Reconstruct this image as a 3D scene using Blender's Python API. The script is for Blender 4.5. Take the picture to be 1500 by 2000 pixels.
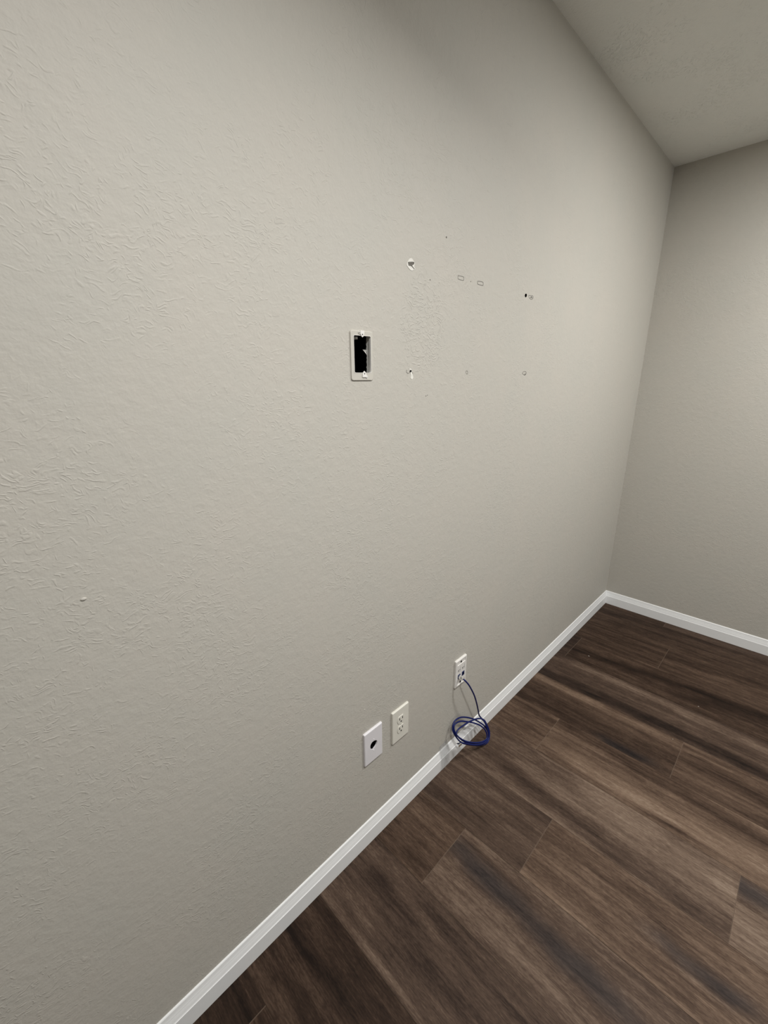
import bpy, math, random
from mathutils import Vector, Matrix, geometry
import numpy as np

# ------------------------------------------------------------------ camera, light, exposure
scn = bpy.context.scene
for o in list(bpy.data.objects):
    bpy.data.objects.remove(o)
scn.view_settings.view_transform = 'Standard'
scn.view_settings.look = 'None'
scn.view_settings.gamma = 1.0
scn.view_settings.use_curve_mapping = False
scn.view_settings.exposure = 0.0

cam_d = bpy.data.cameras.new('camera')
cam = bpy.data.objects.new('camera', cam_d)
scn.collection.objects.link(cam)
cam.location = (0.75664, -2.83754, 1.43216)
cam.rotation_euler = (1.270416, 0.008903, 0.782907)
cam_d.sensor_fit = 'HORIZONTAL'
cam_d.sensor_width = 36.0
cam_d.lens = 829.936 * 36.0 / 1500.0
cam_d.clip_start = 0.02
scn.camera = cam

world = bpy.data.worlds.new('world')
scn.world = world
world.use_nodes = True
world.node_tree.nodes['Background'].inputs[0].default_value = (0.9, 0.95, 1.0, 1)
world.node_tree.nodes['Background'].inputs[1].default_value = 0.02

H = 2.44                 # ceiling height
RX, RY = 3.7, -4.6       # the far sides of the room

def area_light(name, loc, size, power, color, rot=(0, 0, 0), shape='DISK', size_y=None, spread=180):
    d = bpy.data.lights.new(name, 'AREA')
    d.shape = shape
    d.size = size
    if size_y: d.size_y = size_y
    d.energy = power
    d.color = color
    d.spread = math.radians(spread)
    o = bpy.data.objects.new(name, d)
    scn.collection.objects.link(o)
    o.location = loc
    o.rotation_euler = rot
    return o
#LIGHTS
WHITE = (1.0, 0.995, 0.98)
# round ceiling lamps, flush with the ceiling, out of the frame to the right and above
for nm, x, y, pw, sp in [('ceiling_lamp_corner', 1.0, -1.0, 16.8, 180), ('ceiling_lamp_back', 1.37, -0.64, 15.8, 180),
                         ('ceiling_lamp_front', 1.03, -2.46, 23.6, 150)]:
    area_light(nm, (x, y, H - 0.012), 0.15, pw, WHITE, spread=sp)
# soft fill added at the unseen far right side to brighten the ceiling
area_light('side_fill', (RX - 0.05, -1.0, 1.0), 1.2, 10.0, (0.93, 0.97, 1.0), rot=(math.radians(90), 0, math.radians(90)), shape='RECTANGLE', size_y=1.8)
#ENDLIGHTS

# ------------------------------------------------------------------ helpers
def link(o):
    scn.collection.objects.link(o); return o

def mesh_obj(name, verts, faces, mats, parent=None, fmat=None, smooth=False, loc=(0, 0, 0)):
    me = bpy.data.meshes.new(name)
    me.from_pydata([tuple(v) for v in verts], [], faces)
    if not isinstance(mats, (list, tuple)): mats = [mats]
    for m in mats: me.materials.append(m)
    if fmat:
        for p, i in zip(me.polygons, fmat): p.material_index = i
    if smooth:
        for p in me.polygons: p.use_smooth = True
    me.update()
    o = link(bpy.data.objects.new(name, me))
    o.location = loc
    if parent: o.parent = parent
    return o

def empty(name, loc, label, cat, group=None):
    o = link(bpy.data.objects.new(name, None))
    o.empty_display_size = 0.03
    o.location = loc
    tag(o, label, cat, group)
    return o

def tag(o, label, cat=None, group=None):
    o['label'] = label
    if cat: o['category'] = cat
    if group: o['group'] = group
    return o

class MB:
    def __init__(s): s.v = []; s.f = []; s.m = []
    def add(s, vs, fs, m=0):
        n = len(s.v); s.v += [tuple(v) for v in vs]
        s.f += [tuple(i + n for i in f) for f in fs]; s.m += [m] * len(fs)
    def box(s, a, b, m=0):
        x0, y0, z0 = a; x1, y1, z1 = b
        s.add([(x0,y0,z0),(x1,y0,z0),(x1,y1,z0),(x0,y1,z0),(x0,y0,z1),(x1,y0,z1),(x1,y1,z1),(x0,y1,z1)],
              [(0,3,2,1),(4,5,6,7),(0,1,5,4),(1,2,6,5),(2,3,7,6),(3,0,4,7)], m)
    def build(s, name, mats, parent=None, smooth=False, loc=(0,0,0)):
        return mesh_obj(name, s.v, s.f, mats, parent, s.m, smooth, loc)

def rrect(cy, cz, w, h, r, n=4):
    """rounded rectangle in the YZ plane, counter-clockwise seen from +X"""
    pts = []
    for (sy, sz, a0) in ((1, 1, 0), (-1, 1, 90), (-1, -1, 180), (1, -1, 270)):
        for k in range(n + 1):
            a = math.radians(a0 + 90 * k / n)
            pts.append((cy + sy * (w/2 - r) + r * math.cos(a), cz + sz * (h/2 - r) + r * math.sin(a)))
    return pts

def circ(cy, cz, r, n=20, rz=None):
    rz = rz or r
    return [(cy + r * math.cos(2*math.pi*k/n), cz + rz * math.sin(2*math.pi*k/n)) for k in range(n)]

def inset(pts, d):
    cy = sum(p[0] for p in pts)/len(pts); cz = sum(p[1] for p in pts)/len(pts)
    W = max(p[0] for p in pts) - min(p[0] for p in pts); Hh = max(p[1] for p in pts) - min(p[1] for p in pts)
    return [(cy + (p[0]-cy)*(1-2*d/W), cz + (p[1]-cz)*(1-2*d/Hh)) for p in pts]

def plate(mb, outer, x0, x1, holes=(), ch=0.0, m=0, back=False):
    """slab from x0 to x1 with chamfered outer edge; holes = [(pts, depth, material of the floor or None)]"""
    N = len(outer)
    front = inset(outer, ch) if ch else outer
    rings = [[(x0, y, z) for y, z in outer]]
    if ch: rings.append([(x1 - ch*0.8, y, z) for y, z in outer])
    if ch: rings.append([(x1 - ch*0.25, y, z) for y, z in inset(outer, ch*0.45)])
    rings.append([(x1, y, z) for y, z in front])
    vs = [v for r in rings for v in r]; fs = []
    for a in range(len(rings)-1):
        for k in range(N):
            k2 = (k+1) % N
            fs.append((a*N+k, a*N+k2, (a+1)*N+k2, (a+1)*N+k))
    mb.add(vs, fs, m)
    loops = [[Vector((x1, y, z)) for y, z in front]] + [[Vector((x1, y, z)) for y, z in h[0]] for h in holes]
    flat = [v for l in loops for v in l]
    fix = []
    for t in geometry.tessellate_polygon(loops):
        n = (flat[t[1]] - flat[t[0]]).cross(flat[t[2]] - flat[t[0]])
        fix.append(t if n.x > 0 else (t[0], t[2], t[1]))
    mb.add(flat, fix, m)
    for pts, depth, fm in holes:
        n = len(pts)
        dd = depth if hasattr(depth, '__len__') else [depth]*n
        vs = [(x1, y, z) for y, z in pts] + [(x1 - dd[i], y, z) for i, (y, z) in enumerate(pts)]
        wm = m if fm is None else fm
        mb.add(vs, [(k, n+k, n+(k+1) % n, (k+1) % n) for k in range(n)], wm)
        if fm is not None:
            mb.add([(x1 - dd[i], y, z) for i, (y, z) in enumerate(pts)], [tuple(range(n))], fm)

def catmull(pts, n=6, closed=False):
    P = [Vector(p) for p in pts]; out = []
    for i in range(len(P)-1):
        p0 = P[max(i-1, 0)]; p1 = P[i]; p2 = P[i+1]; p3 = P[min(i+2, len(P)-1)]
        for k in range(n):
            t = k/n
            out.append(0.5*((2*p1) + (p2-p0)*t + (2*p0-5*p1+4*p2-p3)*t*t + (3*p1-p0-3*p2+p3)*t**3))
    out.append(P[-1]); return out

def tube(mb, path, r, seg=10, m=0):
    path = [Vector(p) for p in path]
    up = Vector((0.3, 0.2, 1)).normalized(); n = len(path); rings = []
    T0 = (path[1]-path[0]).normalized(); side = T0.cross(up).normalized()
    for i, p in enumerate(path):
        t = (path[min(i+1, n-1)] - path[max(i-1, 0)]).normalized()
        side = (side - t*side.dot(t)).normalized(); w = t.cross(side)
        rr = r[i] if hasattr(r, '__len__') else r
        rings.append([p + (side*math.cos(2*math.pi*k/seg) + w*math.sin(2*math.pi*k/seg))*rr for k in range(seg)])
    vs = [v for ring in rings for v in ring]
    fs = [(i*seg+k, i*seg+(k+1) % seg, (i+1)*seg+(k+1) % seg, (i+1)*seg+k) for i in range(n-1) for k in range(seg)]
    fs += [tuple(range(seg))[::-1], tuple((n-1)*seg+k for k in range(seg))]
    mb.add(vs, fs, m)

# ------------------------------------------------------------------ materials
def new_mat(name):
    m = bpy.data.materials.new(name); m.use_nodes = True
    nt = m.node_tree
    return m, nt, nt.nodes['Principled BSDF']

def N(nt, typ, **kw):
    n = nt.nodes.new(typ)
    for k, v in kw.items(): setattr(n, k, v)
    return n

def simple(name, col, rough=0.5, spec=0.5, var=0.04, scale=40, bump=0.0):
    m, nt, b = new_mat(name)
    tc = N(nt, 'ShaderNodeTexCoord'); nz = N(nt, 'ShaderNodeTexNoise'); nz.inputs['Scale'].default_value = scale
    nt.links.new(tc.outputs['Object'], nz.inputs['Vector'])
    cr = N(nt, 'ShaderNodeValToRGB')
    cr.color_ramp.elements[0].position = 0.3; cr.color_ramp.elements[1].position = 0.7
    cr.color_ramp.elements[0].color = tuple(c*(1-var) for c in col) + (1,)
    cr.color_ramp.elements[1].color = tuple(min(1, c*(1+var)) for c in col) + (1,)
    nt.links.new(nz.outputs['Fac'], cr.inputs[0]); nt.links.new(cr.outputs[0], b.inputs['Base Color'])
    b.inputs['Roughness'].default_value = rough
    b.inputs['Specular IOR Level'].default_value = spec
    if bump:
        bp = N(nt, 'ShaderNodeBump'); bp.inputs['Distance'].default_value = bump
        nt.links.new(nz.outputs['Fac'], bp.inputs['Height']); nt.links.new(bp.outputs[0], b.inputs['Normal'])
    return m

def math_node(nt, op, a, b=None, c=None):
    n = N(nt, 'ShaderNodeMath', operation=op)
    for i, x in enumerate((a, b, c)):
        if x is None: continue
        if hasattr(x, 'links') or hasattr(x, 'is_linked'): nt.links.new(x, n.inputs[i])
        else: n.inputs[i].default_value = x
    return n.outputs[0]

def wall_paint(name, col, ridge=0.0003, fine=0.0003, patch=False, rough=0.62, level=False):
    """rolled eggshell paint over a hand-trowelled drywall texture of low curved ridges"""
    m, nt, b = new_mat(name)
    tc = N(nt, 'ShaderNodeTexCoord'); obj = tc.outputs['Object']
    # short curved trowel strokes: elongated voronoi cells in three directions, warped, coming and going
    w = N(nt, 'ShaderNodeTexNoise'); w.inputs['Scale'].default_value = 22; w.inputs['Detail'].default_value = 2
    nt.links.new(obj, w.inputs['Vector'])
    wm = N(nt, 'ShaderNodeVectorMath', operation='MULTIPLY_ADD')
    nt.links.new(w.outputs['Color'], wm.inputs[0]); wm.inputs[1].default_value = (0.05, 0.05, 0.05)
    nt.links.new(obj, wm.inputs[2])
    g = N(nt, 'ShaderNodeTexNoise'); g.inputs['Scale'].default_value = 4.5; g.inputs['Detail'].default_value = 3
    nt.links.new(obj, g.inputs['Vector'])
    gr = N(nt, 'ShaderNodeMapRange'); gr.inputs['From Min'].default_value = 0.30; gr.inputs['From Max'].default_value = 0.72
    nt.links.new(g.outputs['Fac'], gr.inputs['Value'])
    amount = gr.outputs[0]
    pm = None
    if patch:
        # a rougher, badly patched strip between the left pair of anchor marks
        sx = N(nt, 'ShaderNodeSeparateXYZ'); nt.links.new(obj, sx.inputs[0])
        dy = math_node(nt, 'MULTIPLY', math_node(nt, 'SUBTRACT', sx.outputs['Y'], -1.93), 1/0.085)
        dz = math_node(nt, 'MULTIPLY', math_node(nt, 'SUBTRACT', sx.outputs['Z'], 1.565), 1/0.12)
        r2 = math_node(nt, 'ADD', math_node(nt, 'MULTIPLY', dy, dy), math_node(nt, 'MULTIPLY', dz, dz))
        pm = math_node(nt, 'MINIMUM', math_node(nt, 'MAXIMUM', math_node(nt, 'SUBTRACT', 1.6, r2), 0.0), 1.0)
        amount = math_node(nt, 'MAXIMUM', amount, pm)
    # the surface's own two directions: along and up for a wall, along and across for the ceiling
    sw = N(nt, 'ShaderNodeSeparateXYZ'); nt.links.new(wm.outputs[0], sw.inputs[0])
    flat2 = N(nt, 'ShaderNodeCombineXYZ')
    nt.links.new(sw.outputs['X'] if level else math_node(nt, 'ADD', sw.outputs['X'], sw.outputs['Y']), flat2.inputs[0])
    nt.links.new(sw.outputs['Y'] if level else sw.outputs['Z'], flat2.inputs[1])
    rid = None
    for ang, L, Wd, off in ((0.45, 0.030, 0.0085, 0.0), (-0.35, 0.024, 0.0075, 3.7), (0.1, 0.034, 0.0085, 8.1), (1.1, 0.022, 0.0080, 5.3)):
        rt = N(nt, 'ShaderNodeMapping'); rt.vector_type = 'POINT'
        rt.inputs['Rotation'].default_value = (0, 0, ang); rt.inputs['Location'].default_value = (off, off*0.7, 0)
        nt.links.new(flat2.outputs[0], rt.inputs['Vector'])
        sc = N(nt, 'ShaderNodeMapping'); sc.inputs['Scale'].default_value = (1/L, 1/Wd, 1)
        nt.links.new(rt.outputs[0], sc.inputs['Vector'])
        vo = N(nt, 'ShaderNodeTexVoronoi'); vo.voronoi_dimensions = '2D'; vo.inputs['Scale'].default_value = 1.0; vo.inputs['Randomness'].default_value = 1.0
        nt.links.new(sc.outputs[0], vo.inputs['Vector'])
        mr = N(nt, 'ShaderNodeMapRange'); mr.interpolation_type = 'SMOOTHSTEP'
        mr.inputs['From Min'].default_value = 0.06; mr.inputs['From Max'].default_value = 0.24
        mr.inputs['To Min'].default_value = 1.0; mr.inputs['To Max'].default_value = 0.0
        nt.links.new(vo.outputs['Distance'], mr.inputs['Value'])
        sc2 = N(nt, 'ShaderNodeSeparateColor'); nt.links.new(vo.outputs['Color'], sc2.inputs[0])
        # a cell keeps its stroke when its own random value is below the local amount
        pres = math_node(nt, 'MULTIPLY', math_node(nt, 'MAXIMUM', math_node(nt, 'SUBTRACT', amount, sc2.outputs[0]), 0.0), 2.0)
        st = math_node(nt, 'MULTIPLY', mr.outputs[0], math_node(nt, 'MINIMUM', pres, 1.0))
        rid = st if rid is None else math_node(nt, 'MAXIMUM', rid, st)
    if pm is not None:
        rid = math_node(nt, 'MULTIPLY', rid, math_node(nt, 'ADD', 1.0, math_node(nt, 'MULTIPLY', pm, 0.7)))
    fn = N(nt, 'ShaderNodeTexNoise'); fn.inputs['Scale'].default_value = 210; fn.inputs['Detail'].default_value = 2.5
    nt.links.new(obj, fn.inputs['Vector'])
    lg = N(nt, 'ShaderNodeTexNoise'); lg.inputs['Scale'].default_value = 48; lg.inputs['Detail'].default_value = 3; lg.inputs['Roughness'].default_value = 0.6
    nt.links.new(obj, lg.inputs['Vector'])
    hgt = math_node(nt, 'ADD', math_node(nt, 'MULTIPLY', rid, ridge),
                    math_node(nt, 'ADD', math_node(nt, 'MULTIPLY', fn.outputs['Fac'], fine), math_node(nt, 'MULTIPLY', lg.outputs['Fac'], 0.0011)))
    bp = N(nt, 'ShaderNodeBump'); bp.inputs['Distance'].default_value = 1.0; bp.inputs['Strength'].default_value = 1.0
    nt.links.new(hgt, bp.inputs['Height']); nt.links.new(bp.outputs[0], b.inputs['Normal'])
    # faint mottling of the paint
    cn = N(nt, 'ShaderNodeTexNoise'); cn.inputs['Scale'].default_value = 5; cn.inputs['Detail'].default_value = 6; cn.inputs['Roughness'].default_value = 0.65
    nt.links.new(obj, cn.inputs['Vector'])
    cr = N(nt, 'ShaderNodeValToRGB')
    cr.color_ramp.elements[0].position = 0.35; cr.color_ramp.elements[1].position = 0.65
    cr.color_ramp.elements[0].color = (col[0]*0.985, col[1]*0.99, col[2]*0.99, 1)
    cr.color_ramp.elements[1].color = (min(1, col[0]*1.015), col[1]*1.005, col[2]*1.0, 1)
    nt.links.new(cn.outputs['Fac'], cr.inputs[0]); nt.links.new(cr.outputs[0], b.inputs['Base Color'])
    b.inputs['Roughness'].default_value = rough
    b.inputs['Specular IOR Level'].default_value = 0.35
    return m

WALLC = (0.518, 0.495, 0.443)
M_wall = wall_paint('greige_wall_paint', WALLC, patch=True)
M_wallb = wall_paint('greige_wall_paint_plain', WALLC, ridge=0.0003)
M_ceil = wall_paint('ceiling_paint', (0.83, 0.832, 0.785), ridge=0.0010, fine=0.0008, rough=0.8, level=True)
M_trim = simple('white_semigloss_trim', (0.90, 0.905, 0.90), 0.35, 0.5, 0.01, 12)
M_drywall = simple('cut_drywall_edge', (0.66, 0.65, 0.61), 0.9, 0.2, 0.10, 220, 0.0004)
M_cavity = simple('cavity_shade_black', (0.012, 0.011, 0.011), 0.95, 0.1, 0.2, 60)  # near-black colour paints in the shade of unlit cavities and holes
M_white = simple('white_plastic', (0.80, 0.78, 0.74), 0.35, 0.5, 0.01, 30)
M_whitecool = simple('cool_white_plastic', (0.78, 0.76, 0.78), 0.35, 0.5, 0.01, 30)
M_almond = simple('warm_white_plastic', (0.76, 0.74, 0.66), 0.35, 0.5, 0.01, 30)
M_black = simple('black_and_slot_shade', (0.01, 0.01, 0.01), 0.7, 0.2, 0.1, 80)  # black for dark screws, and shade painted into slots, ports and holes
M_screw = simple('painted_screw', (0.62, 0.60, 0.55), 0.35, 0.6, 0.05, 300)
M_bluejack = simple('blue_jack_plastic', (0.006, 0.022, 0.12), 0.4, 0.5, 0.05, 80)
M_cable = simple('blue_cable_jacket', (0.003, 0.010, 0.10), 0.36, 0.35, 0.05, 60)
M_spackle = simple('bare_white_plaster', (0.80, 0.78, 0.72), 0.85, 0.2, 0.05, 160, 0.001)
M_torn = simple('torn_grey_drywall_core', (0.17, 0.16, 0.14), 0.9, 0.2, 0.45, 260, 0.0015)
M_torn_light = simple('grey_dust', (0.34, 0.30, 0.26), 0.9, 0.2, 0.1, 300)
M_pencil = simple('pencil_line', (0.17, 0.16, 0.14), 0.6, 0.3, 0.25, 200)
M_navy = simple('dark_navy_socket', (0.003, 0.006, 0.028), 0.5, 0.3, 0.05, 80)
M_gold = simple('gold_contact', (0.55, 0.38, 0.12), 0.3, 0.8, 0.02, 30)

m, nt, b = new_mat('clear_plastic')
b.inputs['Base Color'].default_value = (0.36, 0.43, 0.62, 1); b.inputs['Roughness'].default_value = 0.15
b.inputs['Transmission Weight'].default_value = 1.0; b.inputs['IOR'].default_value = 1.45
M_clear = m
m, nt, b = new_mat('clear_film')
b.inputs['Base Color'].default_value = (0.82, 0.83, 0.83, 1); b.inputs['Roughness'].default_value = 0.2
b.inputs['Alpha'].default_value = 0.24
nz = N(nt, 'ShaderNodeTexNoise'); nz.inputs['Scale'].default_value = 90
bp = N(nt, 'ShaderNodeBump'); bp.inputs['Distance'].default_value = 0.002
nt.links.new(nz.outputs['Fac'], bp.inputs['Height']); nt.links.new(bp.outputs[0], b.inputs['Normal'])
M_film = m

def wood():
    m, nt, b = new_mat('brown_plank_flooring')
    at = N(nt, 'ShaderNodeAttribute', attribute_name='tone'); at.attribute_type = 'GEOMETRY'
    sd = N(nt, 'ShaderNodeAttribute', attribute_name='seed'); sd.attribute_type = 'GEOMETRY'
    tc = N(nt, 'ShaderNodeTexCoord')
    add = N(nt, 'ShaderNodeVectorMath', operation='ADD')
    nt.links.new(tc.outputs['Object'], add.inputs[0]); nt.links.new(sd.outputs['Vector'], add.inputs[1])
    def nz(sx, sy, scale, det=4, ro=0.6, dist=0.0):
        mp = N(nt, 'ShaderNodeMapping'); mp.inputs['Scale'].default_value = (sx, sy, 1)
        nt.links.new(add.outputs[0], mp.inputs['Vector'])
        n = N(nt, 'ShaderNodeTexNoise'); n.inputs['Scale'].default_value = scale; n.inputs['Detail'].default_value = det
        n.inputs['Roughness'].default_value = ro; n.inputs['Distortion'].default_value = dist
        nt.links.new(mp.outputs[0], n.inputs['Vector']); return n.outputs['Fac']
    broad = nz(0.9, 11, 1.6, 3, 0.55, 0.4)
    mid = nz(2.2, 42, 1.6, 4, 0.6, 0.3)
    fine = nz(7, 190, 1.5, 5, 0.7)
    speck = nz(40, 160, 2.0, 2, 0.6)
    sx = N(nt, 'ShaderNodeSeparateXYZ'); nt.links.new(at.outputs['Vector'], sx.inputs[0])
    s = lambda x, k: math_node(nt, 'MULTIPLY', math_node(nt, 'SUBTRACT', x, 0.5), k)
    blot = nz(9, 26, 1.6, 5, 0.7, 0.5)
    t = math_node(nt, 'ADD', s(broad, 0.62), s(mid, 0.50))
    t = math_node(nt, 'ADD', t, s(fine, 0.42))
    t = math_node(nt, 'ADD', t, s(speck, 0.40))
    t = math_node(nt, 'ADD', t, s(blot, 0.42))
    t = math_node(nt, 'ADD', t, sx.outputs['X'])
    cr = N(nt, 'ShaderNodeValToRGB'); e = cr.color_ramp.elements
    e[0].position = 0.0; e[0].color = (0.010, 0.0055, 0.0035, 1)
    e[1].position = 1.0; e[1].color = (0.29, 0.215, 0.158, 1)
    for pos, c in ((0.25, (0.032, 0.0185, 0.012)), (0.5, (0.080, 0.050, 0.034)), (0.75, (0.165, 0.111, 0.077))):
        k = e.new(pos); k.color = c + (1,)
    nt.links.new(t, cr.inputs[0])
    # grey-blue smudges
    mx = N(nt, 'ShaderNodeMix', data_type='RGBA')
    nt.links.new(sx.outputs['Y'], mx.inputs[0]); nt.links.new(cr.outputs[0], mx.inputs[6])
    gb = N(nt, 'ShaderNodeValToRGB'); ge = gb.color_ramp.elements
    ge[0].color = (0.012, 0.0095, 0.010, 1); ge[1].color = (0.25, 0.22, 0.19, 1)
    k = ge.new(0.5); k.color = (0.068, 0.053, 0.047, 1)
    nt.links.new(t, gb.inputs[0]); nt.links.new(gb.outputs[0], mx.inputs[7])
    # lighter worn rims at the joints
    mx2 = N(nt, 'ShaderNodeMix', data_type='RGBA')
    nt.links.new(sx.outputs['Z'], mx2.inputs[0]); nt.links.new(mx.outputs[2], mx2.inputs[6]); mx2.inputs[7].default_value = (0.27, 0.20, 0.15, 1)
    nt.links.new(mx2.outputs[2], b.inputs['Base Color'])
    b.inputs['Roughness'].default_value = 0.6; b.inputs['Specular IOR Level'].default_value = 0.12
    bp = N(nt, 'ShaderNodeBump'); bp.inputs['Distance'].default_value = 0.0005; bp.inputs['Strength'].default_value = 0.6
    nt.links.new(fine, bp.inputs['Height']); nt.links.new(bp.outputs[0], b.inputs['Normal'])
    return m
M_wood = wood()

# ------------------------------------------------------------------ room shell
def structure(o, label):
    o['kind'] = 'structure'; o['label'] = label; return o

# floor of wide planks running away from the left wall; streaks: (x0, y0, x1, y1, half width, tone, grey-blue)
STREAKS = [
(0.035,-0.538,0.442,-0.540,0.005,0.9,0),(0.454,-0.442,0.861,-0.389,0.020,0.6,0),(0.064,-0.671,0.655,-0.590,0.022,-1.0,0),
(0.649,-0.652,0.874,-0.573,0.040,-0.6,0),(0.159,-0.776,0.892,-0.826,0.035,0.9,0),(0.036,-0.960,0.902,-0.955,0.030,-1.1,0),
(0.028,-1.018,0.628,-1.030,0.030,1.0,0),(0.631,-1.040,0.906,-1.013,0.012,0.6,0),(0.039,-1.195,0.496,-1.198,0.030,-0.9,0),
(0.444,-1.204,0.519,-1.202,0.020,-0.8,1),(0.686,-1.181,0.917,-1.172,0.030,0.4,0),(0.694,-1.047,0.912,-1.105,0.020,-0.5,0),
(0.263,-1.243,0.925,-1.285,0.030,-0.9,0),(0.393,-1.394,0.934,-1.400,0.050,0.7,0),(0.46,-1.476,0.849,-1.520,0.050,1.0,0),
(0.633,-1.435,0.732,-1.425,0.006,-1.0,0),(0.108,-1.593,0.616,-1.657,0.030,-0.9,0),(0.732,-1.665,0.871,-1.660,0.030,-0.8,0),
(0.880,-1.485,1.060,-1.490,0.035,-1.1,1),(0.884,-1.605,0.948,-1.604,0.050,0.4,0),(0.242,-1.814,0.341,-1.786,0.020,-0.6,0),
(0.690,-1.728,0.887,-1.803,0.020,-0.5,0),(0.780,-1.800,0.887,-1.803,0.020,-0.7,1),(0.400,-1.906,0.815,-1.904,0.008,0.9,0),
(0.226,-1.985,0.744,-2.017,0.035,-1.0,1),(0.660,-1.969,0.794,-1.967,0.030,0.4,0),(0.018,-2.362,0.384,-2.360,0.009,1.0,0),
(0.113,-2.222,0.229,-2.232,0.020,-0.9,0),(0.264,-2.306,0.414,-2.276,0.030,-0.6,0),(0.020,-2.591,0.169,-2.581,0.020,0.5,0),
(0.049,-2.487,0.195,-2.470,0.015,-0.8,0),(0.076,-2.400,0.211,-2.395,0.025,-0.5,0)]
ROWTONE = {0: -0.08, 1: -0.07, 2: -0.12, 3: -0.04, 4: 0.0, 5: 0.13, 6: 0.17, 7: 0.09, 8: 0.08, 9: -0.02, 10: -0.13, 11: -0.13}
JOINT = {0: 0.95, 1: 0.44, 2: 0.055, 3: 1.20, 4: 0.642, 5: 0.224, 6: 0.875, 7: 0.398, 8: 0.205, 9: 0.95, 10: 0.70}
W = 0.2305
def build_floor():
    rnd = random.Random(4)
    V = []; F = []; tone = []; seed = []
    row = 0; ytop = -0.5295 + 2*W + 0.0685*0
    ytop = -0.5295 + 3*W
    while True:
        y1 = ytop - row*W; y0 = y1 - W
        if y1 < RY: break
        # visual row index: rows counted from the back wall
        jx = JOINT.get(row - 1, rnd.uniform(0.1, 1.2))
        xs = [-0.02]; x = jx
        while x > 0.02: x -= 1.22
        x += 1.22
        while x < RX: xs.append(x); x += 1.22
        xs.append(RX + 0.02)
        for a, c in zip(xs[:-1], xs[1:]):
            base = rnd.uniform(-0.03, 0.03) + ROWTONE.get(row - 1, 0.0) - (0.05 if c < 0.9 else 0); sv = (rnd.uniform(0, 40), rnd.uniform(0, 40), rnd.uniform(0, 9)); bl = rnd.choice([0, 0, 0.15])
            g = 0.0002; e = 0.0007
            X = [a+g, a+g+e, a+g+e+0.0004] + list(np.linspace(a+0.02, c-0.02, max(3, int((c-a)/0.025)))) + [c-g-e-0.0004, c-g-e, c-g]
            ya, yb = max(y0, RY-0.02)+g, min(y1, 0.02)-g
            if yb - ya < 0.01: continue
            Y = [ya, ya+e*0.6, ya+e*0.6+0.0003] + list(np.linspace(ya+0.006, yb-0.006, 26)) + [yb-e*0.6-0.0003, yb-e*0.6, yb]
            n0 = len(V); ny = len(Y)
            for i, xx in enumerate(X):
                for j, yy in enumerate(Y):
                    edge = i in (0, len(X)-1) or j in (0, ny-1)
                    V.append((xx, yy, -0.0006 if edge else 0.0))
                    t = 0.43 + base; q = bl
                    for (sx0, sy0, sx1, sy1, hw, tn, bb) in STREAKS:
                        if not (y0 - 0.001 <= 0.5*(sy0+sy1) <= y1 + 0.001) or xx < sx0-0.25 or xx > sx1+0.25: continue
                        if not (a - 0.02 <= 0.5*(sx0+sx1) <= c + 0.02): continue
                        u = (xx-sx0)/(sx1-sx0); uc = min(max(u, 0), 1)
                        sy = sy0 + (sy1-sy0)*uc
                        wob = 0.004*math.sin(xx*31 + sy*50) + 0.003*math.sin(xx*67 + sy*20)
                        if hw < 0.01: wob = 0
                        dx = max(sx0-xx, xx-sx1, 0)/0.06
                        k = math.exp(-((yy-sy-wob)/hw)**2*0.9 - dx*dx) * (0.85 + 0.15*math.sin(xx*23 + hw*900))
                        t += 0.25*tn*k
                        if bb: q = max(q, k*0.9)
                    ee = 0.0
                    if i in (0, 1, len(X)-1, len(X)-2): ee = 0.42
                    elif j in (0, 1, ny-1, ny-2): ee = 0.10
                    tone.append((t, min(q, 1), ee)); seed.append(sv)
            for i in range(len(X)-1):
                for j in range(ny-1):
                    F.append((n0+i*ny+j, n0+(i+1)*ny+j, n0+(i+1)*ny+j+1, n0+i*ny+j+1))
        row += 1
    nf = len(F); n0 = len(V)
    V += [(-0.02, RY-0.02, -0.0008), (RX+0.02, RY-0.02, -0.0008), (RX+0.02, 0.02, -0.0008), (-0.02, 0.02, -0.0008)]
    F.append((n0, n0+1, n0+2, n0+3)); tone += [(0.05, 0, 0)]*4; seed += [(0, 0, 0)]*4
    me = bpy.data.meshes.new('floor'); me.from_pydata(V, [], F); me.materials.append(M_wood)
    for nm, dat in (('tone', tone), ('seed', seed)):
        at = me.attributes.new(nm, 'FLOAT_VECTOR', 'POINT')
        at.data.foreach_set('vector', np.array(dat, dtype=np.float32).ravel())
    me.update()
    return link(bpy.data.objects.new('floor', me))
structure(build_floor(), 'dark brown wide plank wood floor')

# left wall with the openings cut through its drywall
mb = MB()
rnd = random.Random(7)
def dense(pts, step=0.004):
    out = []
    for a, c in zip(pts, pts[1:] + pts[:1]):
        n = max(1, int(math.hypot(c[0]-a[0], c[1]-a[1])/step))
        out += [(a[0]+(c[0]-a[0])*k/n, a[1]+(c[1]-a[1])*k/n) for k in range(n)]
    return out
boxh = dense(rrect(-2.1478, 1.4885, 0.0530, 0.0815, 0.002, 1))
boxd = [0.0130 + rnd.uniform(-0.0016, 0.0012) for _ in boxh]
plh = dense(rrect(-2.142, 0.3755, 0.052, 0.08, 0.003, 1))
drill = [(-1.4134 + 0.0072*math.cos(t)+0.0012*math.sin(t), 1.6944 + 0.0058*math.sin(t)) for t in [2*math.pi*k/14 for k in range(14)]]
nail = circ(-1.9808, 1.4541, 0.0040, 9, 0.0030)
plate(mb, [(0.0, 0.0), (0.0, H), (RY, H), (RY, 0.0)][::-1][::-1], 0.0, 0.0,
      [(boxh, boxd, None), (plh, 0.013, None), (drill, 0.03, 1), (nail, 0.02, 1)])
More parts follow.
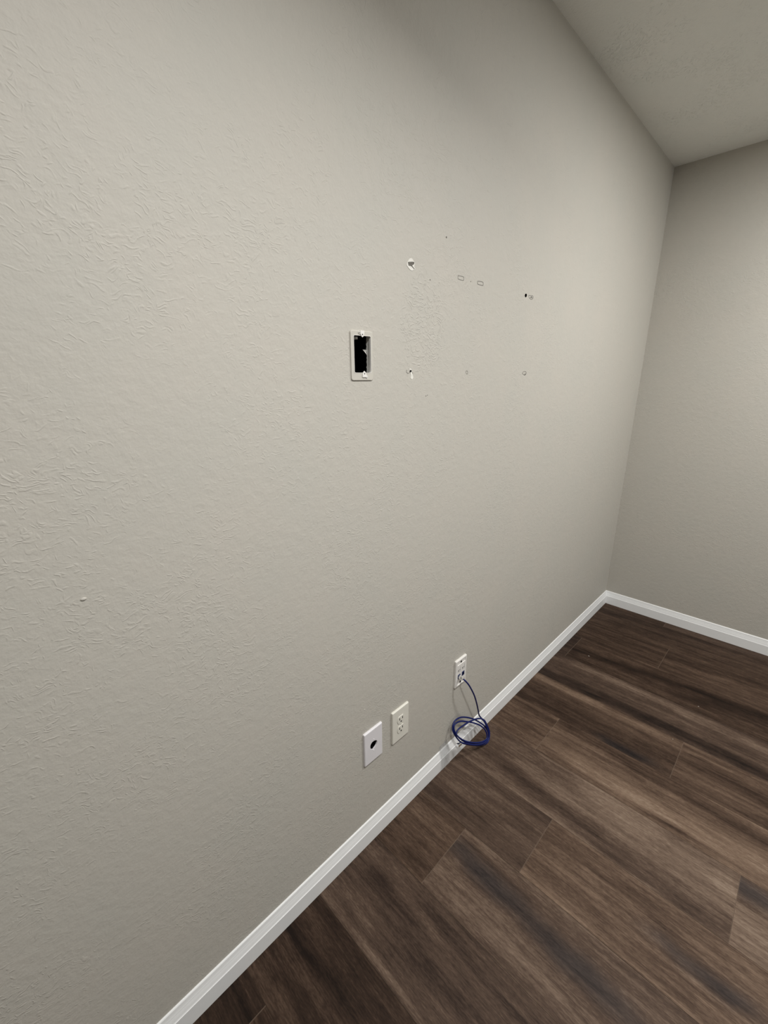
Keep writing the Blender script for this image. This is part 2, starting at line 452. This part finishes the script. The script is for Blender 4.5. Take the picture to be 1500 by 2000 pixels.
# stud cavities behind the two big openings, their shade painted near-black
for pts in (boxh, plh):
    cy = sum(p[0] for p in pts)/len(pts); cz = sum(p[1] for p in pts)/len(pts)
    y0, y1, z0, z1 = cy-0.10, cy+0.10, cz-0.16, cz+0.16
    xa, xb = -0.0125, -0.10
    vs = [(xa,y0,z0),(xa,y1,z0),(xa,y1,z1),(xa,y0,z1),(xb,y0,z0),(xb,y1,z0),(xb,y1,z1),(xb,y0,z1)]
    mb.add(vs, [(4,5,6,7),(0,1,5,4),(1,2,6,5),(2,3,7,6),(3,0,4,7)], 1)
# tubes of the openings show the cut board, not paint
wl = mb.build('wall_left', [M_wall, M_cavity, M_drywall])
for p in wl.data.polygons:
    c = p.center
    if p.material_index == 0 and c.x < -0.002: p.material_index = 2
structure(wl, 'grey-beige textured wall with an open box hole and anchor marks')
# a torn flap of board paper in the opening
mesh_obj('torn_paper', [(-0.010,-2.1213,1.4995),(-0.010,-2.1213,1.4880),(-0.0125,-2.1225,1.4935),(-0.017,-2.1290,1.5005),(-0.0105,-2.1222,1.4990),(-0.0168,-2.1287,1.5001)],
         [(0,2,3),(2,1,3),(0,3,4),(4,3,5)], M_drywall, wl)['label'] = 'small pale flap of torn drywall paper'

def wall_box(name, a, b_, mat, label):
    q = MB(); q.box(a, b_); return structure(q.build(name, mat), label)
T = 0.10
wall_box('wall_back', (0, 0, 0), (RX, T, H), M_wallb, 'plain grey-beige wall to the right of the corner')
wall_box('wall_right', (RX, RY, 0), (RX+T, T, H), M_wallb, 'plain grey-beige wall facing the textured wall')
wall_box('wall_front', (0, RY-T, 0), (RX, RY, H), M_wallb, 'plain grey-beige wall behind the viewer')
wall_box('ceiling', (0, RY, H), (RX, 0, H+T), M_ceil, 'grey-white textured ceiling')

# baseboards: moulded profile (distance from wall, height)
BH = 0.0868
PROF = [(0.0, 0.0), (0.0005, 0.0), (0.0118, 0.0008), (0.012, 0.0015), (0.012, 0.0535), (0.0117, 0.0543), (0.0110, 0.0543), (0.0108, 0.0552),
        (0.0100, 0.0570), (0.0092, 0.0610), (0.0082, 0.0650), (0.0070, 0.0690), (0.0064, 0.0720), (0.0060, 0.0730), (0.0052, 0.0765), (0.0045, 0.0805),
        (0.0040, 0.0838), (0.0028, 0.0858), (0.0015, BH), (0.0, BH)]
def base_run(name, fn_a, fn_b, label):
    n = len(PROF)
    vs = [fn_a(*p) for p in PROF] + [fn_b(*p) for p in PROF]
    fs = [(k, n+k, n+k+1, k+1) for k in range(n-1)] + [tuple(range(n)), tuple(range(2*n-1, n-1, -1))]
    return structure(mesh_obj(name, vs, fs, M_trim), label)
base_run('baseboard_left', lambda x, z: (x, -x, z), lambda x, z: (x, RY+x, z), 'white moulded baseboard along the textured wall')
base_run('baseboard_back', lambda x, z: (x, -x, z), lambda x, z: (RX-x, -x, z), 'white moulded baseboard along the plain wall')

# ------------------------------------------------------------------ marks on the left wall (parts of it)
def ribbon(mb, pts, w=0.0009, closed=True, h=0.0003, m=0):
    n = len(pts); L = []; R_ = []
    for i in range(n):
        a = pts[(i-1) % n] if (closed or i) else pts[i]; c = pts[(i+1) % n] if (closed or i < n-1) else pts[i]
        t = Vector((c[0]-a[0], c[1]-a[1])); t.normalize() if t.length else None
        L.append((pts[i][0]-t.y*w/2, pts[i][1]+t.x*w/2)); R_.append((pts[i][0]+t.y*w/2, pts[i][1]-t.x*w/2))
    vs = [(0.0, *p) for p in L] + [(h, *p) for p in L] + [(h, *p) for p in R_] + [(0.0, *p) for p in R_]
    fs = []
    for i in range(n if closed else n-1):
        j = (i+1) % n
        for s in range(3): fs.append((s*n+i, s*n+j, (s+1)*n+j, (s+1)*n+i))
    mb.add(vs, fs, m)
def smooth2(pts, n=3):
    P = pts[-1:] + pts + pts[:2]; out = []
    for i in range(1, len(P)-2):
        for k in range(n):
            t = k/n
            out.append(tuple(0.5*((2*P[i][c]) + (P[i+1][c]-P[i-1][c])*t + (2*P[i-1][c]-5*P[i][c]+4*P[i+1][c]-P[i+2][c])*t*t + (3*P[i][c]-P[i-1][c]-3*P[i+1][c]+P[i+2][c])*t**3) for c in (0, 1)))
    return out
def mark(name, loops, label, mat=M_pencil):
    q = MB()
    for pts, w, closed in loops: ribbon(q, smooth2(pts) if closed else pts, w, closed)
    o = q.build(name, mat, wl); o['label'] = label; return o
def blob(name, rim, core, label, mats=(M_spackle, M_torn)):
    q = MB(); h = 0.0006
    r = smooth2(rim)
    plate(q, r, 0.0, h, [], 0.0, 0)
    if core: plate(q, smooth2(core, 2), 0.0, h+0.0003, [], 0.0, 1)
    o = q.build(name, list(mats), wl); o['label'] = label; return o
def ccw(p):
    a = sum(p[i][0]*p[(i+1) % len(p)][1] - p[(i+1) % len(p)][0]*p[i][1] for i in range(len(p)))
    return p if a > 0 else p[::-1]
mark('pencil_mark', [([(-1.7909,1.6985),(-1.7705,1.6990),(-1.7655,1.6968),(-1.7666,1.6909),(-1.7698,1.6899),(-1.7894,1.6902),(-1.7930,1.6922),(-1.7924,1.6972)], 0.0013, True)],
     'pencilled rounded rectangle, left of the two')
mark('pencil_mark', [([(-1.6971,1.6978),(-1.6744,1.6991),(-1.6695,1.6971),(-1.6699,1.6909),(-1.6752,1.6902),(-1.6946,1.6903),(-1.6983,1.6924)], 0.0015, True)],
     'pencilled rounded rectangle, right of the two')
blob('nail_hole', ccw(circ(-1.7323, 1.6922, 0.0013, 8)), None, 'tiny grey nail hole between the pencilled rectangles', (M_torn, M_torn))
mark('anchor_scar', [([(-1.394,1.6966),(-1.3846,1.6973),(-1.368,1.6988),(-1.3613,1.6948),(-1.366,1.6891),(-1.3778,1.6873),(-1.3904,1.6901),(-1.3935,1.6942)], 0.0013, True),
                     ([(-1.3833,1.6909),(-1.3767,1.6941),(-1.3722,1.6956),(-1.3666,1.6921),(-1.3742,1.6933),(-1.371,1.690)], 0.0026, False)], 'scribbled round scar beside the black drill hole')
mark('anchor_scar', [([(-1.9948,1.4564),(-1.9970,1.4516),(-1.9921,1.4488),(-1.9872,1.4493)], 0.0016, False),
                     ([(-1.9842,1.4520),(-1.9827,1.4500),(-1.9769,1.4477),(-1.9719,1.4499),(-1.9760,1.4512)], 0.0016, False)], 'dark curled scratches at the lower left anchor')
blob('plaster_smear', ccw([(-1.9866,1.4617),(-1.9820,1.4597),(-1.9800,1.4600),(-1.9765,1.4560),(-1.9757,1.4493),(-1.9730,1.4446),(-1.9710,1.4385),(-1.9755,1.4344),(-1.9806,1.4373),(-1.9797,1.4433),(-1.9815,1.4480),(-1.9852,1.4570)]),
     None, 'white plaster smear running down from the lower left anchor')
blob('drill_hole_shade', ccw(circ(-1.9808, 1.4541, 0.0038, 9, 0.0030)), ccw(circ(-1.9808, 1.4541, 0.0033, 9, 0.0026)), 'black disc for the shade of a small hole in the white smear', (M_black, M_black))  # flat black disc stands for the shade inside the hole
mark('anchor_scar', [([(-1.7352,1.4561),(-1.7286,1.4561),(-1.7262,1.4520),(-1.7284,1.4478),(-1.7336,1.4491),(-1.7355,1.4533)], 0.0013, True)], 'tiny faint oval ring in the lower middle')
mark('anchor_scar', [([(-1.3926,1.4505),(-1.3899,1.4555),(-1.3745,1.4575),(-1.3658,1.4539),(-1.3671,1.4490),(-1.3751,1.4450),(-1.3848,1.4473),(-1.3903,1.4499)], 0.0016, True),
                     ([(-1.3780,1.4475),(-1.3735,1.4480),(-1.3700,1.4500)], 0.0034, False)], 'grey ring scar at the lower right anchor')
mark('anchor_scar', [([(-1.9190,1.3905),(-1.9176,1.3914),(-1.9160,1.3910)], 0.0018, False), ([(-1.9125,1.3930),(-1.9105,1.3924)], 0.0020, False)], 'two tiny grey nicks below the rough patch')
blob('torn_hole', ccw([(-1.9879,1.7065),(-1.9797,1.7078),(-1.9741,1.7034),(-1.9694,1.6998),(-1.9720,1.6928),(-1.9682,1.6880),(-1.9738,1.6849),(-1.9821,1.6821),(-1.9895,1.6847),(-1.9959,1.6891),(-1.9986,1.6930),(-1.9942,1.7001)]),
     ccw([(-1.9942,1.6980),(-1.9842,1.7004),(-1.9722,1.7015),(-1.9730,1.6965),(-1.9795,1.6928),(-1.9701,1.6877),(-1.9738,1.6871),(-1.9822,1.6913),(-1.9914,1.6909),(-1.9932,1.6938)]),
     'ragged torn anchor hole with white plaster rim')
blob('nail_hole', ccw(circ(-1.8487, 1.7771, 0.0020, 8)), None, 'tiny grey speck above the pencilled rectangles', (M_torn, M_torn))
blob('nail_hole', ccw(circ(-1.9101, 1.6722, 0.0014, 8)), None, 'tiny speck right of the torn hole', (M_torn, M_torn))
def bumpdot(y, z, r, label):
    q = MB(); n = 10; vs = []
    for k in range(4):
        a = k/4*math.pi/2
        vs += [(0.6*r*math.sin(a), y + r*math.cos(a)*math.cos(2*math.pi*i/n)*1.3, z + r*math.cos(a)*math.sin(2*math.pi*i/n)*0.8) for i in range(n)]
    vs.append((0.6*r, y, z))
    fs = [(k*n+i, k*n+(i+1) % n, (k+1)*n+(i+1) % n, (k+1)*n+i) for k in range(3) for i in range(n)] + [(3*n+i, 3*n+(i+1) % n, 4*n) for i in range(n)]
    q.add(vs, fs); o = q.build('paint_bump', M_wall, wl, smooth=True); o['label'] = label
bumpdot(-2.7494, 1.1088, 0.0035, 'small raised paint lump low on the left')
bumpdot(-2.1687, 0.5203, 0.0018, 'small raised paint nick above the holed plate')

# ------------------------------------------------------------------ open low-voltage bracket
br = empty('mounting_bracket', (0.0, -2.149, 1.485), 'open white rectangular mounting bracket around the dark hole in the wall', 'mounting bracket')
def P(o, name, fn, mats, label=None, smooth=False):
    q = MB(); fn(q); c = q.build(name, mats, o, smooth)
    if label: c['label'] = label
    return c
M_brk = simple('painted_bracket_plastic', (0.56, 0.535, 0.475), 0.45, 0.4, 0.02, 60)
P(br, 'frame', lambda q: plate(q, rrect(0, 0, 0.0665, 0.105, 0.005), 0.0, 0.0030, [(rrect(0.0012, 0.0035, 0.0510, 0.0785, 0.003), 0.0030, None)], 0.0010), M_brk)
P(br, 'inner_lip', lambda q: plate(q, rrect(0.0012, 0.0035, 0.0522, 0.0797, 0.003), -0.0022, 0.0036, [(rrect(0.0012, 0.0035, 0.0506, 0.0781, 0.003), 0.0058, None)], 0.0), M_white, 'bright white inner edge')
def tab(cz, sgn):
    pts = [(-0.006, cz+sgn*0.006), (-0.006, cz), (-0.003, cz-sgn*0.006), (0.0, cz-sgn*0.008), (0.003, cz-sgn*0.006), (0.006, cz), (0.006, cz+sgn*0.006)]
    return ccw(pts)
# upper ear with its screw hole, and the clamp screw beside it
def ear(q, y, z, sgn): plate(q, [(a+y, c+z) for a, c in tab(0, sgn)], 0.0030, 0.0050, [([(a+y, c+z) for a, c in circ(0, -sgn*0.002, 0.0016, 10)], 0.002, 1)], 0.0005)
P(br, 'screw_ear', lambda q: ear(q, 0.0005, 0.0470, 1), [M_white, M_black], 'white ear at the top of the opening')
P(br, 'screw_ear', lambda q: ear(q, 0.0045, -0.0400, -1), [M_white, M_black], 'white ear at the bottom of the opening')
def screw_head(q, y, z, r, x):
    plate(q, circ(y, z, r, 14), x, x+0.0014, [(rrect(y, z, r*1.3, r*0.3, r*0.1, 1), 0.0008, 1)], 0.0006)
P(br, 'clamp_screw', lambda q: screw_head(q, -0.0075, 0.0485, 0.0034, 0.0030), [M_screw, M_black])
P(br, 'clamp_screw', lambda q: screw_head(q, 0.0125, -0.0455, 0.0030, 0.0030), [M_white, M_black])
def lug(q):
    q.box((-0.016, -0.0110, 0.0355), (-0.005, -0.0055, 0.0405))
P(br, 'clamp_wing', lug, M_drywall, 'grey clamp wing just inside the opening')

# ------------------------------------------------------------------ wall plate with a round hole
hp = empty('wall_plate', (0.0, -2.1410, 0.3760), 'cool white wall plate with a large black round hole, nearest the viewer', 'wall plate')
def hole_pts():
    out = []
    for k in range(26):
        a = 2*math.pi*k/26; r = 0.0146 + 0.0007*math.sin(3*a + 1)
        if -2.2 < a - math.pi*1.5 < -99: r = 0.0
        out.append((-0.0005 + r*math.cos(a)*1.0, 0.0010 + r*0.98*math.sin(a)))
    out[19] = (out[19][0], out[19][1]-0.0022); out[18] = (out[18][0]+0.001, out[18][1]-0.0012); return out
P(hp, 'cover', lambda q: plate(q, rrect(0, 0, 0.0750, 0.1200, 0.0022), 0.0, 0.0068, [(hole_pts(), 0.0040, None)], 0.0028), M_whitecool)
P(hp, 'void_shade', lambda q: plate(q, rrect(0, 0, 0.050, 0.078, 0.003), -0.030, -0.012), M_black, 'black slab painted as the shade behind the hole')  # added black slab stands in for the shade of the empty cavity
P(hp, 'screw', lambda q: screw_head(q, 0.0005, 0.0210, 0.0017, 0.0066), [M_whitecool, M_whitecool])
P(hp, 'screw', lambda q: screw_head(q, -0.0010, -0.0195, 0.0017, 0.0066), [M_whitecool, M_whitecool])

# ------------------------------------------------------------------ duplex power outlet
ou = empty('power_outlet', (0.0, -2.0200, 0.3730), 'warm white duplex power outlet beside the holed plate', 'power outlet')
def dface(cz):
    pts = []
    for k in range(32):
        a = 2*math.pi*k/32
        pts.append((0.0170*math.cos(a), cz + max(-0.0140, min(0.0140, 0.0180*math.sin(a)))))
    return pts
hol = [([(y*1.03, cz + (z-cz)*1.03) for y, z in dface(cz)], 0.0015, 0) for cz in (0.0187, -0.0187)]
P(ou, 'cover', lambda q: plate(q, rrect(0, 0, 0.0770, 0.1230, 0.0022), 0.0, 0.0066, hol, 0.0026), M_almond)
def recept(q, cz):
    plate(q, dface(cz), 0.0045, 0.0080,
          [(rrect(-0.0068, cz+0.0035, 0.0034, 0.0095, 0.0004, 1), 0.003, 1), (rrect(0.0068, cz+0.0035, 0.0034, 0.0085, 0.0004, 1), 0.003, 1),
           ([(y, z) for y, z in circ(0.0, cz-0.0078, 0.0032, 10)], 0.003, 1)], 0.0007)
P(ou, 'receptacle', lambda q: recept(q, 0.0187), [M_almond, M_black])
P(ou, 'receptacle', lambda q: recept(q, -0.0187), [M_almond, M_black])
P(ou, 'screw', lambda q: screw_head(q, 0, 0, 0.0030, 0.0064), [M_almond, M_black])

# ------------------------------------------------------------------ four-port data plate
dp = empty('data_wall_plate', (0.0, -1.6885, 0.3880), 'white data wall plate with two blue jacks above the coiled cable', 'data outlet')
recs = [(rrect(0, cz, 0.0500, 0.0150, 0.001, 1), 0.0022, 0) for cz in (0.0440, -0.0440)]
ports = [(rrect(sy*0.0130, cz, 0.0165, 0.0185, 0.0006, 1), 0.0050, 1) for cz in (0.0170, -0.0135) for sy in (-1, 1)]
P(dp, 'cover', lambda q: plate(q, rrect(0, 0, 0.0690, 0.1170, 0.0025), 0.0, 0.0080, recs + ports, 0.0028), [M_white, M_black])
for cz in (0.0440, -0.0440):
    P(dp, 'screw', lambda q: screw_head(q, 0, cz, 0.0042, 0.0056), [M_black, M_black], 'dark screw in the label recess')
for sy in (-1, 1):
    P(dp, 'blank_insert', lambda q: plate(q, rrect(sy*0.0130, 0.0170, 0.0160, 0.0180, 0.0005, 1), 0.0035, 0.0078,
        [([(sy*0.013-0.0070, 0.0100), (sy*0.013-0.0035, 0.0100), (sy*0.013-0.0020, 0.0135), (sy*0.013+0.0065, 0.0138), (sy*0.013+0.0065, 0.0158), (sy*0.013-0.0070, 0.0152)], 0.0030, 1)], 0.0004), [M_white, M_black], 'white blank port filler with a dark notch')
def jack(q, y, z):
    plate(q, rrect(y, z, 0.0164, 0.0184, 0.0005, 1), 0.0035, 0.0084,
          [(ccw([(y-0.0060, z-0.0062), (y+0.0060, z-0.0062), (y+0.0060, z+0.0018), (y+0.0032, z+0.0018), (y+0.0032, z+0.0046), (y-0.0032, z+0.0046), (y-0.0032, z+0.0018), (y-0.0060, z+0.0018)]), 0.0040, 1)], 0.0004)
for sy in (-1, 1):
    j = P(dp, 'jack', lambda q: jack(q, sy*0.0130, -0.0135), [M_bluejack, M_navy], 'dark blue network jack')

# ------------------------------------------------------------------ coiled blue network cable
cable = empty('network_cable', (0.0, 0.0, 0.0), 'coiled blue network cable plugged into the data plate and leaning on the baseboard', 'cable')
COIL = [(0.0327, -1.5715, 0.1147), (0.0374, -1.5593, 0.1018), (0.0425, -1.5474, 0.0878), (0.0563, -1.5369, 0.049), (0.0643, -1.5402, 0.0266), (0.0706, -1.5602, 0.009), (0.0672, -1.6018, 0.0198), (0.0604, -1.6378, 0.0399), (0.0487, -1.6875, 0.0743), (0.0394, -1.7175, 0.1016), (0.0287, -1.7347, 0.1331), (0.0214, -1.7418, 0.1549), (0.0179, -1.7417, 0.1655), (0.0134, -1.7324, 0.1793), (0.0117, -1.7146, 0.1849), (0.0138, -1.6869, 0.1795), (0.0187, -1.6599, 0.1661), (0.0263, -1.6288, 0.145), (0.0334, -1.605, 0.1253), (0.0436, -1.5776, 0.0966), (0.0515, -1.5602, 0.0745), (0.0613, -1.5496, 0.0471), (0.0692, -1.5551, 0.025), (0.069, -1.5941, 0.0264), (0.0615, -1.6403, 0.0487), (0.0515, -1.6816, 0.078), (0.0399, -1.7149, 0.112), (0.0299, -1.733, 0.1415), (0.0232, -1.7389, 0.1614), (0.0184, -1.7332, 0.176), (0.0183, -1.7134, 0.1769), (0.0219, -1.6873, 0.1674), (0.0292, -1.6547, 0.1471), (0.0374, -1.6219, 0.1243), (0.0472, -1.59, 0.0967), (0.0572, -1.5687, 0.0686), (0.0659, -1.5636, 0.0444), (0.0705, -1.5743, 0.0318), (0.0675, -1.6092, 0.041), (0.0601, -1.6506, 0.063), (0.0503, -1.6914, 0.0919), (0.0405, -1.7205, 0.1208), (0.0331, -1.7356, 0.1427), (0.0303, -1.7343, 0.1515), (0.029, -1.7169, 0.1559), (0.0303, -1.6881, 0.1529), (0.032, -1.6589, 0.1489), (0.0347, -1.6304, 0.1418), (0.0381, -1.602, 0.1325), (0.0427, -1.5788, 0.12), (0.0495, -1.5647, 0.1011), (0.0564, -1.5597, 0.0821), (0.0636, -1.5574, 0.062), (0.0723, -1.5592, 0.0379), (0.0751, -1.5745, 0.0305), (0.0727, -1.6126, 0.0379), (0.065, -1.6577, 0.061), (0.0551, -1.6983, 0.0899), (0.0506, -1.7174, 0.1036), (0.0494, -1.7282, 0.1077), (0.0465, -1.7652, 0.1169)]
plug_in = Vector((0.0050, -1.7015, 0.3745))
lead = [(0.0310, -1.7000, 0.3700), (0.0370, -1.6960, 0.3630), (0.0440, -1.6838, 0.3419), (0.0490, -1.6560, 0.2884), (0.0460, -1.6275, 0.2286), (0.0385, -1.5975, 0.1660), (0.0330, -1.5790, 0.1300)]
coil = [(max(x, 0.0040), y, max(z, 0.0034)) for x, y, z in COIL]
path = catmull(lead + coil[1:-1], 6)
# keep the wall, baseboard and floor clear of the jacket
RAD = 0.0029
def clear(p):
    x, y, z = p
    need = 0.0125 + RAD if z < BH + RAD else RAD + 0.0004
    return (max(x, need), y, max(z, RAD + 0.0003))
path = [clear(p) for p in path]
for _ in range(2):
    path = [path[0]] + [clear([(path[i-1][k] + 2*path[i][k] + path[i+1][k])/4 for k in range(3)]) for i in range(1, len(path)-1)] + [path[-1]]
q = MB(); tube(q, path, RAD, 12); q.build('jacket', M_cable, cable, True)
def make_plug(p, d, label):
    """clear modular plug: nose towards d, with latch and boot"""
    d = Vector(d).normalized(); up = Vector((0, 0, 1)); side = d.cross(up).normalized(); up2 = side.cross(d).normalized()
    M = Matrix((side, up2, d)).transposed()
    def B(mb_, a, b_, m=0):
        t = MB(); t.box(a, b_); mb_.add([tuple(M @ Vector(v) + Vector(p)) for v in t.v], t.f, m)
    q = MB()
    B(q, (-0.0058, -0.0040, 0.0), (0.0058, 0.0040, 0.0120)); B(q, (-0.0045, -0.0035, -0.0100), (0.0045, 0.0035, 0.0))
    o = q.build('plug', M_clear, cable); o['label'] = label
    q = MB(); B(q, (-0.0030, 0.0044, -0.0060), (0.0030, 0.0054, 0.0100)); B(q, (-0.0030, 0.0040, 0.0080), (0.0030, 0.0050, 0.0120)); q.build('latch', M_clear, o)
    q = MB()
    for k in range(8): B(q, (-0.0048+k*0.00125, -0.0042, 0.0050), (-0.0042+k*0.00125, -0.0030, 0.0115))
    q.build('contacts', M_gold, o)
    q = MB(); tube(q, [M @ Vector((0, 0, z)) + Vector(p) for z in (-0.016, -0.010, 0.001)], [0.0030, 0.0028, 0.0024], 10); q.build('cable_end', M_cable, o, True)
make_plug((0.0170, -1.7005, 0.3722), (-1, -0.03, 0.12), 'clear plug seated in the left blue jack')
e1 = Vector(path[-1]); e2 = Vector(coil[-1]); dd = (e2 - e1).normalized()
make_plug(e1 + dd*0.010, dd, 'loose clear plug at the free end of the coil')

# ------------------------------------------------------------------ strip of clear film on the baseboard
def film():
    prof = [(0.0012, 0.112), (0.0018, 0.100), (0.0040, 0.0905), (0.0062, 0.0875), (0.0085, 0.078), (0.0108, 0.066), (0.0136, 0.056), (0.0140, 0.040), (0.0150, 0.022), (0.0158, 0.008)]
    vs = []; ny = 12; r = random.Random(2)
    for i in range(ny):
        for (x, z) in prof:
            u = i/(ny-1)
            vs.append((x + 0.0016*abs(math.sin(u*9 + z*60)) + r.uniform(0, 0.0004), -1.800 + 0.052*u + 0.010*(0.1-z) + r.uniform(-.001, .001), z + r.uniform(-.001, .001)))
    n = len(prof)
    fs = [(i*n+k, (i+1)*n+k, (i+1)*n+k+1, i*n+k+1) for i in range(ny-1) for k in range(n-1)]
    o = mesh_obj('clear_tape', vs, fs, M_film)
    md = o.modifiers.new('thickness', 'SOLIDIFY'); md.thickness = 0.0002; md.offset = 1
    return o
tag(film(), 'crumpled clear plastic tape on the white baseboard beside the blue coil', 'tape')

# ------------------------------------------------------------------ crumbs on the floor
def crumb(x, y, r, label, sq=1.0):
    q = MB(); n = 7; rr = random.Random(int(x*1e4)); vs = []
    for z, k in ((0.0, 0.9), (r*0.5, 1.0), (r*0.95, 0.55)):
        for i in range(n):
            a = 2*math.pi*i/n; f = k*r*rr.uniform(0.8, 1.15)
            vs.append((f*math.cos(a)*sq, f*math.sin(a), z))
    fs = [(l*n+i, l*n+(i+1) % n, (l+1)*n+(i+1) % n, (l+1)*n+i) for l in range(2) for i in range(n)] + [tuple(range(2*n, 3*n)), tuple(range(n))[::-1]]
    q.add(vs, fs)
    return tag(q.build('crumb', M_torn_light, loc=(x, y, 0.0)), label, 'crumb', 'tiny pale crumbs on the dark floor')
crumb(0.6435, -0.7114, 0.0022, 'tiny pale crumb on the dark planks, rightmost of the three', 1.3)
crumb(0.6061, -1.0068, 0.0020, 'tiny pale crumb on the long seam between two planks')
crumb(0.1480, -0.6760, 0.0024, 'tiny pale fleck on the dark plank near the left baseboard corner', 1.8)
